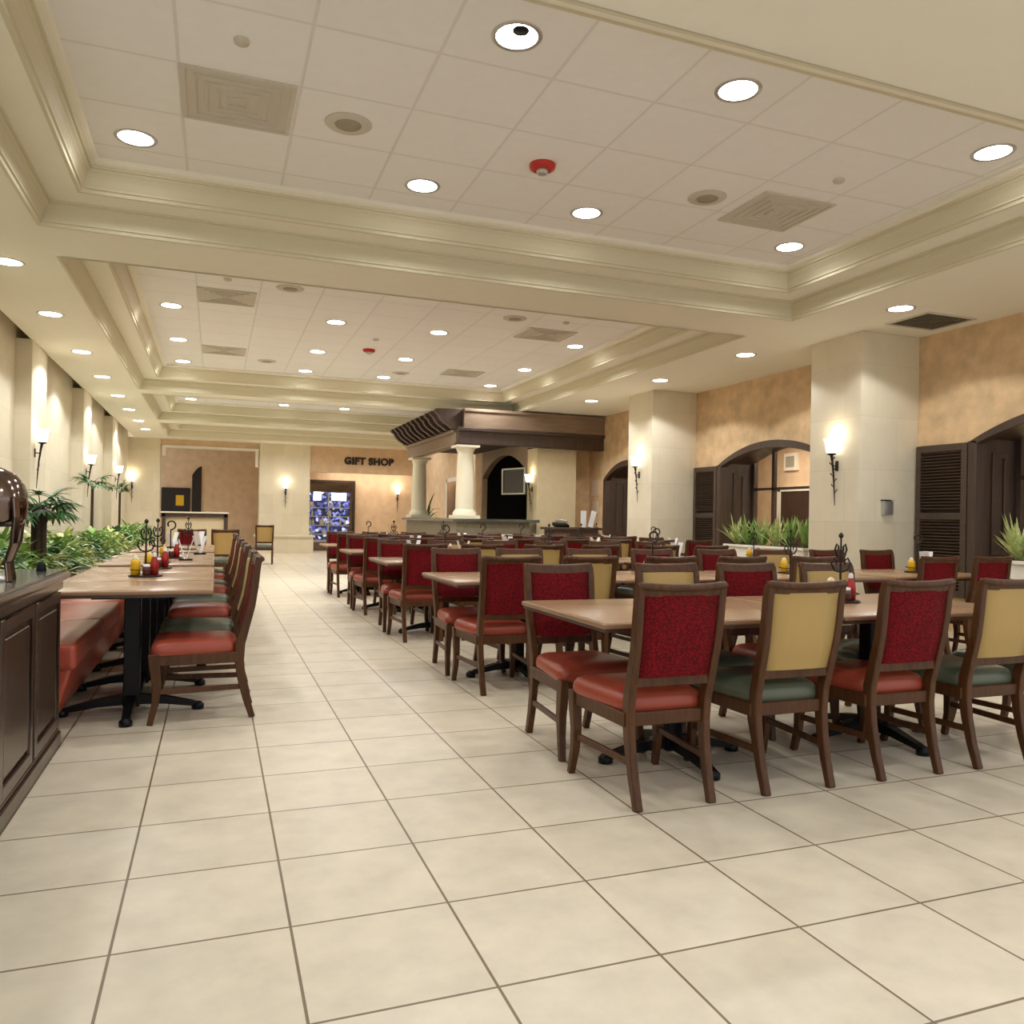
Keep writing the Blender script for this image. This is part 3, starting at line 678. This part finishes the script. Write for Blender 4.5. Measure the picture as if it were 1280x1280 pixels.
# (row, table, side near/far, seat left/right) -> kind
kinds = {
 (0,0,'n'): ('red','tan'), (0,1,'n'): ('red','tan'), (0,2,'n'): ('red','tan'),
 (0,0,'f'): ('red','tan'), (0,1,'f'): ('red','tan'), (0,2,'f'): ('tan','red'),
 (1,0,'n'): ('red','tan'), (1,1,'n'): ('tan','red'), (1,2,'n'): ('tan','red'), (1,3,'n'): ('red','red'),
 (1,0,'f'): ('red','tan'), (1,1,'f'): ('tan','red'), (1,2,'f'): ('red','tan'), (1,3,'f'): ('red','red'),
 (2,0,'n'): ('red','tan'), (2,1,'n'): ('tan','red'), (2,2,'n'): ('tan','red'), (2,3,'n'): ('red','tan'),
 (2,0,'f'): ('red','tan'), (2,1,'f'): ('red','red'), (2,2,'f'): ('tan','red'), (2,3,'f'): ('tan','red'),
 (3,0,'n'): ('red','red'), (3,1,'n'): ('tan','red'), (3,2,'n'): ('red','tan'), (3,3,'n'): ('tan','red'),
 (3,0,'f'): ('red','red'), (3,1,'f'): ('red','tan'), (3,2,'f'): ('red','red'), (3,3,'f'): ('red','tan'),
 (4,0,'n'): ('red','red'), (4,1,'n'): ('tan','red'), (4,2,'n'): ('red','red'), (4,3,'n'): ('tan','red'),
 (4,0,'f'): ('red','red'), (4,1,'f'): ('red','red'), (4,2,'f'): ('tan','red'), (4,3,'f'): ('red','red'),
}
for r, y in enumerate(rowY):
    for ti, x in enumerate(tx):
        if r == 0 and ti > 1: continue
        where = '%s table of the %s row' % (tn[ti], rown[r])
        table(x, y+.62, 'wood-topped dining table, %s' % where, 'four-seat dining tables on the right')
        for side in 'nf':
            if (r, ti) == (2, 3): continue
            kk = kinds[(r, ti, side)]
            for si in (0, 1):
                if (r, ti, side, si) in ((1, 2, 'n', 1),): continue
                cx = x - .365 + si*.64 + (.0 if ti else -.0)
                if side == 'n': cy, rz = y+.285, 0
                else: cy, rz = y+.62+.345, PI
                cx += R.uniform(-.01, .01); rz += R.uniform(-.03, .03)
                if r == 0 and side == 'n': cx = {0: (1.833, 2.475), 1: (3.133, 3.75)}[ti][si]; rz = (0, 0)[si]
                if r == 0 and side == 'f' and ti == 0 and si == 0: cx = 1.86
                if (r, side, ti, si) == (0, 'f', 0, 1): cx += .1
                if r > 0 and ti == 0 and si == 0: cx = 1.90
                chair(kk[si], cx, cy, rz, '%s seat, %s side of the %s table, %s row' % (('left', 'right')[si], {'n': 'near', 'f': 'far'}[side], tn[ti], rown[r]), 'dining chairs at the four-seat tables')
# extra near-right chair cut by the frame
chair('tan', 4.38, 3.32, .0, 'cut by the right edge of the frame in the front row', 'dining chairs at the four-seat tables')

caddy(3.36, 3.62, 'the second front-row table', 1)
caddy(3.2, 5.44, 'the second-from-left second-row table', 0, -.1)
small('menu_card_holder', 1.98, 8.3, .76, 'white V-shaped table card on the leftmost third-row table', .2)
cad = [(1,2),(1,3),(2,0),(2,1),(2,2),(2,3),(3,0),(3,1),(3,2),(3,3),(4,0),(4,1),(4,2),(4,3)]
for (r, ti) in cad:
    w = 'the %s table of the %s row' % (tn[ti], rown[r]); full = r < 3
    caddy(tx[ti]+R.uniform(-.1,.1), rowY[r]+.62+R.uniform(-.08,.08), w, (r+ti) % 2, full=full)
    if (r+ti) % 2 == 0 or r > 2:
        small('menu_card_holder', tx[ti]+.3, rowY[r]+.7, .76, 'white V-shaped table card on '+w, R.uniform(-.5,.5))

# ---------------------------------------------------------------- left booth area
t = thing('booth_bench', 'long red leather booth bench along the left planter wall', 'bench', (0,0,0))
b = MB(); b.prism([(-1.3,4.92,.06),(-.80,4.92,.06),(-.72,4.92,.34),(-1.3,4.92,.34)], (0, 9.3, 0)); b.build('bench_base', M['bench'], t, .02, 3)
y = 4.9
for k in range(8):
    MB().box(-1.3, 4.9+1.165*k, .33, -.70, 4.9+1.165*(k+1), .47).build('seat_pad', M['bench'], t, .03, 4)
MB().box(-1.3, 4.95, 0, -.85, 14.2, .06).build('toe_kick', M['black'], t)
by = [5.26, 5.98, 6.70, 7.72, 8.44, 9.16, 10.2, 10.92, 11.64]
nn = ['first', 'second', 'third', 'fourth', 'fifth', 'sixth', 'seventh', 'eighth', 'ninth']
for i, yy in enumerate(by): stable(-.45, yy, 'small wood-topped booth table, %s from the camera along the bench' % nn[i])
for i, (k, yy) in enumerate((('red', 5.14), ('tan', 5.8), ('red', 6.85), ('tan', 7.62), ('red', 8.6), ('tan', 9.25), ('red', 10.3), ('tan', 11.1))):
    chair(k, -.075, yy, PI/2, '%s in the line facing the booth bench' % nn[i], 'dining chairs facing the booth bench')
caddy(-.44, 6.0, 'the second booth table', 1, 0)
caddy(-.42, 6.85, 'the third booth table', 1, 0); caddy(-.4, 8.4, 'the fifth booth table', 0, 0); caddy(-.3, 10.4, 'the seventh booth table', 1, 0, full=False)
for i, (x, yy) in enumerate(((-.25, 8.0), (-.15, 9.2), (-.5, 10.9), (-.2, 11.6))): small('menu_card_holder', x, yy, .76, 'white V-shaped table card on the booth tables, %s from the camera' % nn[i], .3*i)
chair('tan', 1.12, 20.3, 0.0, 'standing alone by the far stone pillar', 'chairs beyond the booth tables')
chair('tan', .16, 14.0, 0.0, 'beside the low service station', 'chairs beyond the booth tables')
chair('red', -.34, 14.0, 0.0, 'in front of the low service station', 'chairs beyond the booth tables')

# planter behind bench
struct('wall_planter', MB().box(-1.38, 4.8, 0, -1.32, 21.0, .56).box(-2.31, 4.8, 0, -1.38, 21.0, .5), M['stone'])
tag(MB().box(-2.3, 4.82, .5, -1.38, 20.9, .515).build('planter_soil', M['soil']), 'dark soil filling the planter behind the booth bench', 'soil', kind='stuff')
def bush(x, y, z, h, sp, n, mk, lab, wid=.045, grp='leafy plants in the planter behind the bench', ll=.42):
    m = MB()
    for i in range(n):
        a = R.uniform(0, 2*PI); el = R.uniform(.1, 1.25); rr = R.uniform(0, sp*.62); hz = h*(1-(rr/(sp*.75))**2)*R.uniform(.15, .72)
        d = (math.cos(a)*math.cos(el), math.sin(a)*math.cos(el), math.sin(el))
        m.leaf((math.cos(a)*rr, math.sin(a)*rr, hz), d, R.uniform(.5, 1)*h*ll, wid*R.uniform(.7, 1.3), R.uniform(.5, 1.8), n=4)
    t = thing('leafy_plant', lab, 'plant', (x, y, z), 0, grp); m.build('foliage', M[mk], t)
    s = MB()
    for i in range(4):
        a = R.uniform(0, 2*PI); s.tube([(0,0,-.02),(math.cos(a)*.05, math.sin(a)*.05, h*.45)], .006, 5)
    s.build('stems', M['stem'], t)
ords = ['first','second','third','fourth','fifth','sixth','seventh','eighth','ninth','tenth','eleventh','twelfth','thirteenth','fourteenth','fifteenth','sixteenth','seventeenth','eighteenth','nineteenth','twentieth','twenty-first','twenty-second']
yy = 5.1; i = 0
while yy < 20.3:
    bush(-1.60+R.uniform(-.04,.04), yy, .52, R.uniform(.50, .58), .5, 300, ('leafA','leafA','leafC','leafB')[i % 4], '%s green leafy bedding plant from the camera along the planter' % ords[i], .05)
    yy += .52 if yy < 10 else 1.0; i += 1
for j, yy in enumerate((5.9, 7.2, 8.6, 10.2)):
    bush(-1.88, yy, .52, .66, .2, 70, 'leafC' if j % 2 else 'leafA', 'taller spiky plant at the back of the planter, %s from the camera' % ords[j], .045, ll=.6)
def palm(x, y, z, hgt, lab, n=16, spread=.5, trunks=3, dead=False):
    t = thing('potted_palm', lab, 'palm plant', (x, y, z), 0, None)
    s = MB(); f = MB()
    for k in range(trunks):
        ox, oy = R.uniform(-.07, .07), R.uniform(-.06, .06); s.tube([(ox, oy, 0), (ox*1.1, oy*1.1, hgt*.6)], [.026, .022], 8)
    for i in range(n):
        a = 2*PI*i/n+R.uniform(-.3, .3); el = R.uniform(-.1, 1.1); ln = R.uniform(.45, 1)*spread
        b0 = Vector((R.uniform(-.04,.04), R.uniform(-.04,.04), hgt*.6)); d = Vector((math.cos(a)*math.cos(el), math.sin(a)*math.cos(el), math.sin(el)))
        tip = b0 + d*ln; s.tube([b0, b0+d*ln*.6+Vector((0,0,.03)), tip], .0045, 5)
        side = d.cross(Vector((0,0,1))).normalized()
        for q in range(9):
            an = (q-4)*.36; dd = (d*math.cos(an) + side*math.sin(an)); f.leaf(tip, dd, R.uniform(.15,.24), .034, 1.0, n=4)
    s.build('stems', M['stem'], t); f.build('fronds', M['leafB'], t)
palm(-1.47, 8.0, .52, 1.12, 'tall palm with dark stems standing in the planter beyond the sideboard', 22, .24, 5)
palm(-2.0, 15.1, .52, 1.85, 'slender palm against the left wall under the second sconce', 8, .25, 1)
palm(-2.02, 19.9, .52, 1.85, 'slender palm against the left wall under the third sconce', 8, .25, 1)

# ---------------------------------------------------------------- left foreground counter
t = thing('sideboard_cabinet', 'dark panelled wooden buffet cabinet cut by the left frame edge', 'cabinet', (0,0,0))
MB().box(-1.75, -2.0, .0, -.745, 4.62, .80).build('body', M['cab'], t)
MB().box(-1.75, -2.0, 0, -.725, 4.66, .07).box(-1.75, -2.0, .07, -.735, 4.65, .09).build('plinth', M['cab'], t, .006, 1)
MB().box(-1.80, -2.05, .80, -.728, 4.66, .855).box(-1.82, -2.05, .855, -.70, 4.7, .885).build('cornice', M['cab'], t, .006, 2)
MB().box(-1.80, -2.03, .885, -.72, 4.68, .90).build('granite_inset', M['granite'], t)
yb = 4.62
for k in range(9):
    y1 = yb - .62*k; y0 = y1 - .62
    f = MB(); w = .055
    f.box(-.745, y0+.02, .10, -.728, y0+.02+w, .79).box(-.745, y1-.02-w, .10, -.728, y1-.02, .79)
    f.box(-.745, y0+.02+w, .735, -.728, y1-.02-w, .79).box(-.745, y0+.02+w, .10, -.728, y1-.02-w, .155)
    d = f.build('door', M['cab'], t, .004, 1)
    MB().box(-.74, y0+.02+w+.025, .18, -.732, y1-.02-w-.025, .71).build('door_panel', M['cab'], d, .003, 1)
# urn on counter
t = thing('chrome_coffee_urn', 'dark chrome domed beverage urn on the sideboard at the left frame edge', 'urn', (-.885, 3.9, .90))
t.scale = (.82, .82, .82)
MB().lathe((0,0,.30), [(.12,-.02),(.15,0),(.165,.02),(.165,.13)], 32).build('body', M['chromedark'], t)
MB().lathe((0,0,.432), [(.17,0),(.165,.02),(.15,.07),(.11,.12),(.05,.15),(.02,.16),(.02,.18),(.005,.19)], 32).build('dome_lid', M['chromedark'], t)
for k in range(4):
    a = PI/4 + k*PI/2 + .1; c, s = math.cos(a), math.sin(a)
    MB().sweep([(c*.17,s*.17,.43),(c*.18,s*.18,.33),(c*.165,s*.165,.2),(c*.12,s*.12,.1),(c*.14,s*.14,.0)], [.035,.035,.032,.026,.03], [.02,.022,.025,.02,.015], (-s,c,0)).build('leg', M['chromedark'], t, .004, 1)
MB().lathe((0,0,0), [(.085,0),(.09,.01),(.06,.03),(.035,.05)], 24).build('burner', M['silver'], t)
tag(MB().lathe((0,0,0), [(.035,0),(.07,.04),(.075,.1),(.06,.16),(.03,.19)], 20).build('lemon_carafe', M['mustard'], loc=(-1.02, 4.35, .90)), 'yellow juice carafe standing behind the urn on the sideboard', 'carafe')
t = thing('salt_shaker', 'small black and white shaker at the back of the sideboard', 'shaker', (-.80, 4.50, .90), 0, None)
MB().lathe((0,0,0), [(.022,0),(.024,.005),(.02,.03)], 14).build('body', M['black'], t); MB().lathe((0,0,.03), [(.02,0),(.018,.012),(.006,.02)], 12).build('lid', M['black'], t)

# window planters
def planter(x, y, ln, z, lab, leaflab):
    t = thing('window_planter', lab, 'planter', (x, y, z))
    MB().prism([(-.13,-ln/2+.03,0),(.13,-ln/2+.03,0),(.13,ln/2-.03,0),(-.13,ln/2-.03,0)], (0,0,.16)).build('box', M['white'], t, .008, 1)
    MB().box(-.17,-ln/2,.16,.17,ln/2,.20).build('rim', M['white'], t, .01, 2); MB().box(-.14,-ln/2+.03,.2,.14,ln/2-.03,.205).build('soil', M['soil'], t)
    n = max(4, int(ln/.28))
    for k in range(n):
        yy = y-ln/2+ln*(k+.5)/n; m = MB()
        for i in range(26):
            a = R.uniform(0, 2*PI); el = R.uniform(.75, 1.45)
            m.leaf((math.cos(a)*.03, math.sin(a)*.03, 0), (math.cos(a)*math.cos(el), math.sin(a)*math.cos(el), math.sin(el)), R.uniform(.32,.54), R.uniform(.034,.05), R.uniform(.1,.7), n=5, mi=0)
        q = thing('spiky_plant', leaflab % ords[k], 'plant', (x, yy, z+.2), 0, 'spiky plants in the window planters'); m.build('foliage', M['leafC'] if (k % 3 == 2) else M['leafA'], q)
planter(7.98, 10.1, 1.9, .66, 'long white planter box on the sill of the arched window', 'spiky striped green plant in the middle window planter, %s from the near end')
planter(7.98, 5.3, 1.75, .66, 'white planter box at the right frame edge on the near arch sill', 'spiky green plant in the right-edge window planter, %s from the near end')

# bar plant
bush(5.6, 22.0, 0, 2.0, .5, 140, 'leafB', 'dark green floor plant seen between the canopy columns', .05, 'plants beyond the bar', .36)

# ---------------------------------------------------------------- world, camera, render look
w = bpy.data.worlds.new('World'); S.world = w; w.use_nodes = True
w.node_tree.nodes['Background'].inputs[0].default_value = (.98, .99, 1, 1); w.node_tree.nodes['Background'].inputs[1].default_value = .8
def area(x, y, z, sx, sy, e):
    l = bpy.data.lights.new('corridor_ceiling_lamp', 'AREA'); l.shape = 'RECTANGLE'; l.size = sx; l.size_y = sy; l.energy = e; l.color = (1, .9, .75)
    o = bpy.data.objects.new('corridor_ceiling_lamp', l); COL.objects.link(o); o.location = (x, y, z)
area(10.6, 10, 2.93, .5, 8, 160); area(5, 27.6, 2.88, 3, .4, 30); area(-.2, 27.8, 3.9, 2.4, .6, 110)
cd = bpy.data.cameras.new('camera'); cam = bpy.data.objects.new('camera', cd); COL.objects.link(cam)
F, YAW, CY, ROLL, H = 996.8, .3564, 648.7, .018, 1.2
cd.sensor_fit = 'HORIZONTAL'; cd.sensor_width = 36; cd.lens = F/1280*36
cd.shift_x = 0; cd.shift_y = (CY-640)/1280
cd.clip_start = .05; cd.clip_end = 100
cam.location = (0, 0, H)
cam.matrix_world = Matrix.Translation((0, 0, H)) @ Matrix.Rotation(-YAW, 4, 'Z') @ Matrix.Rotation(PI/2, 4, 'X') @ Matrix.Rotation(ROLL, 4, 'Z')
S.camera = cam
S.cycles.diffuse_bounces = 6; S.cycles.max_bounces = 10
v = S.view_settings; v.view_transform = 'Standard'; v.look = 'None'; v.gamma = 1; v.use_curve_mapping = False; v.exposure = .43
print('chairs', nchairs[0], 'objects', len(bpy.data.objects))
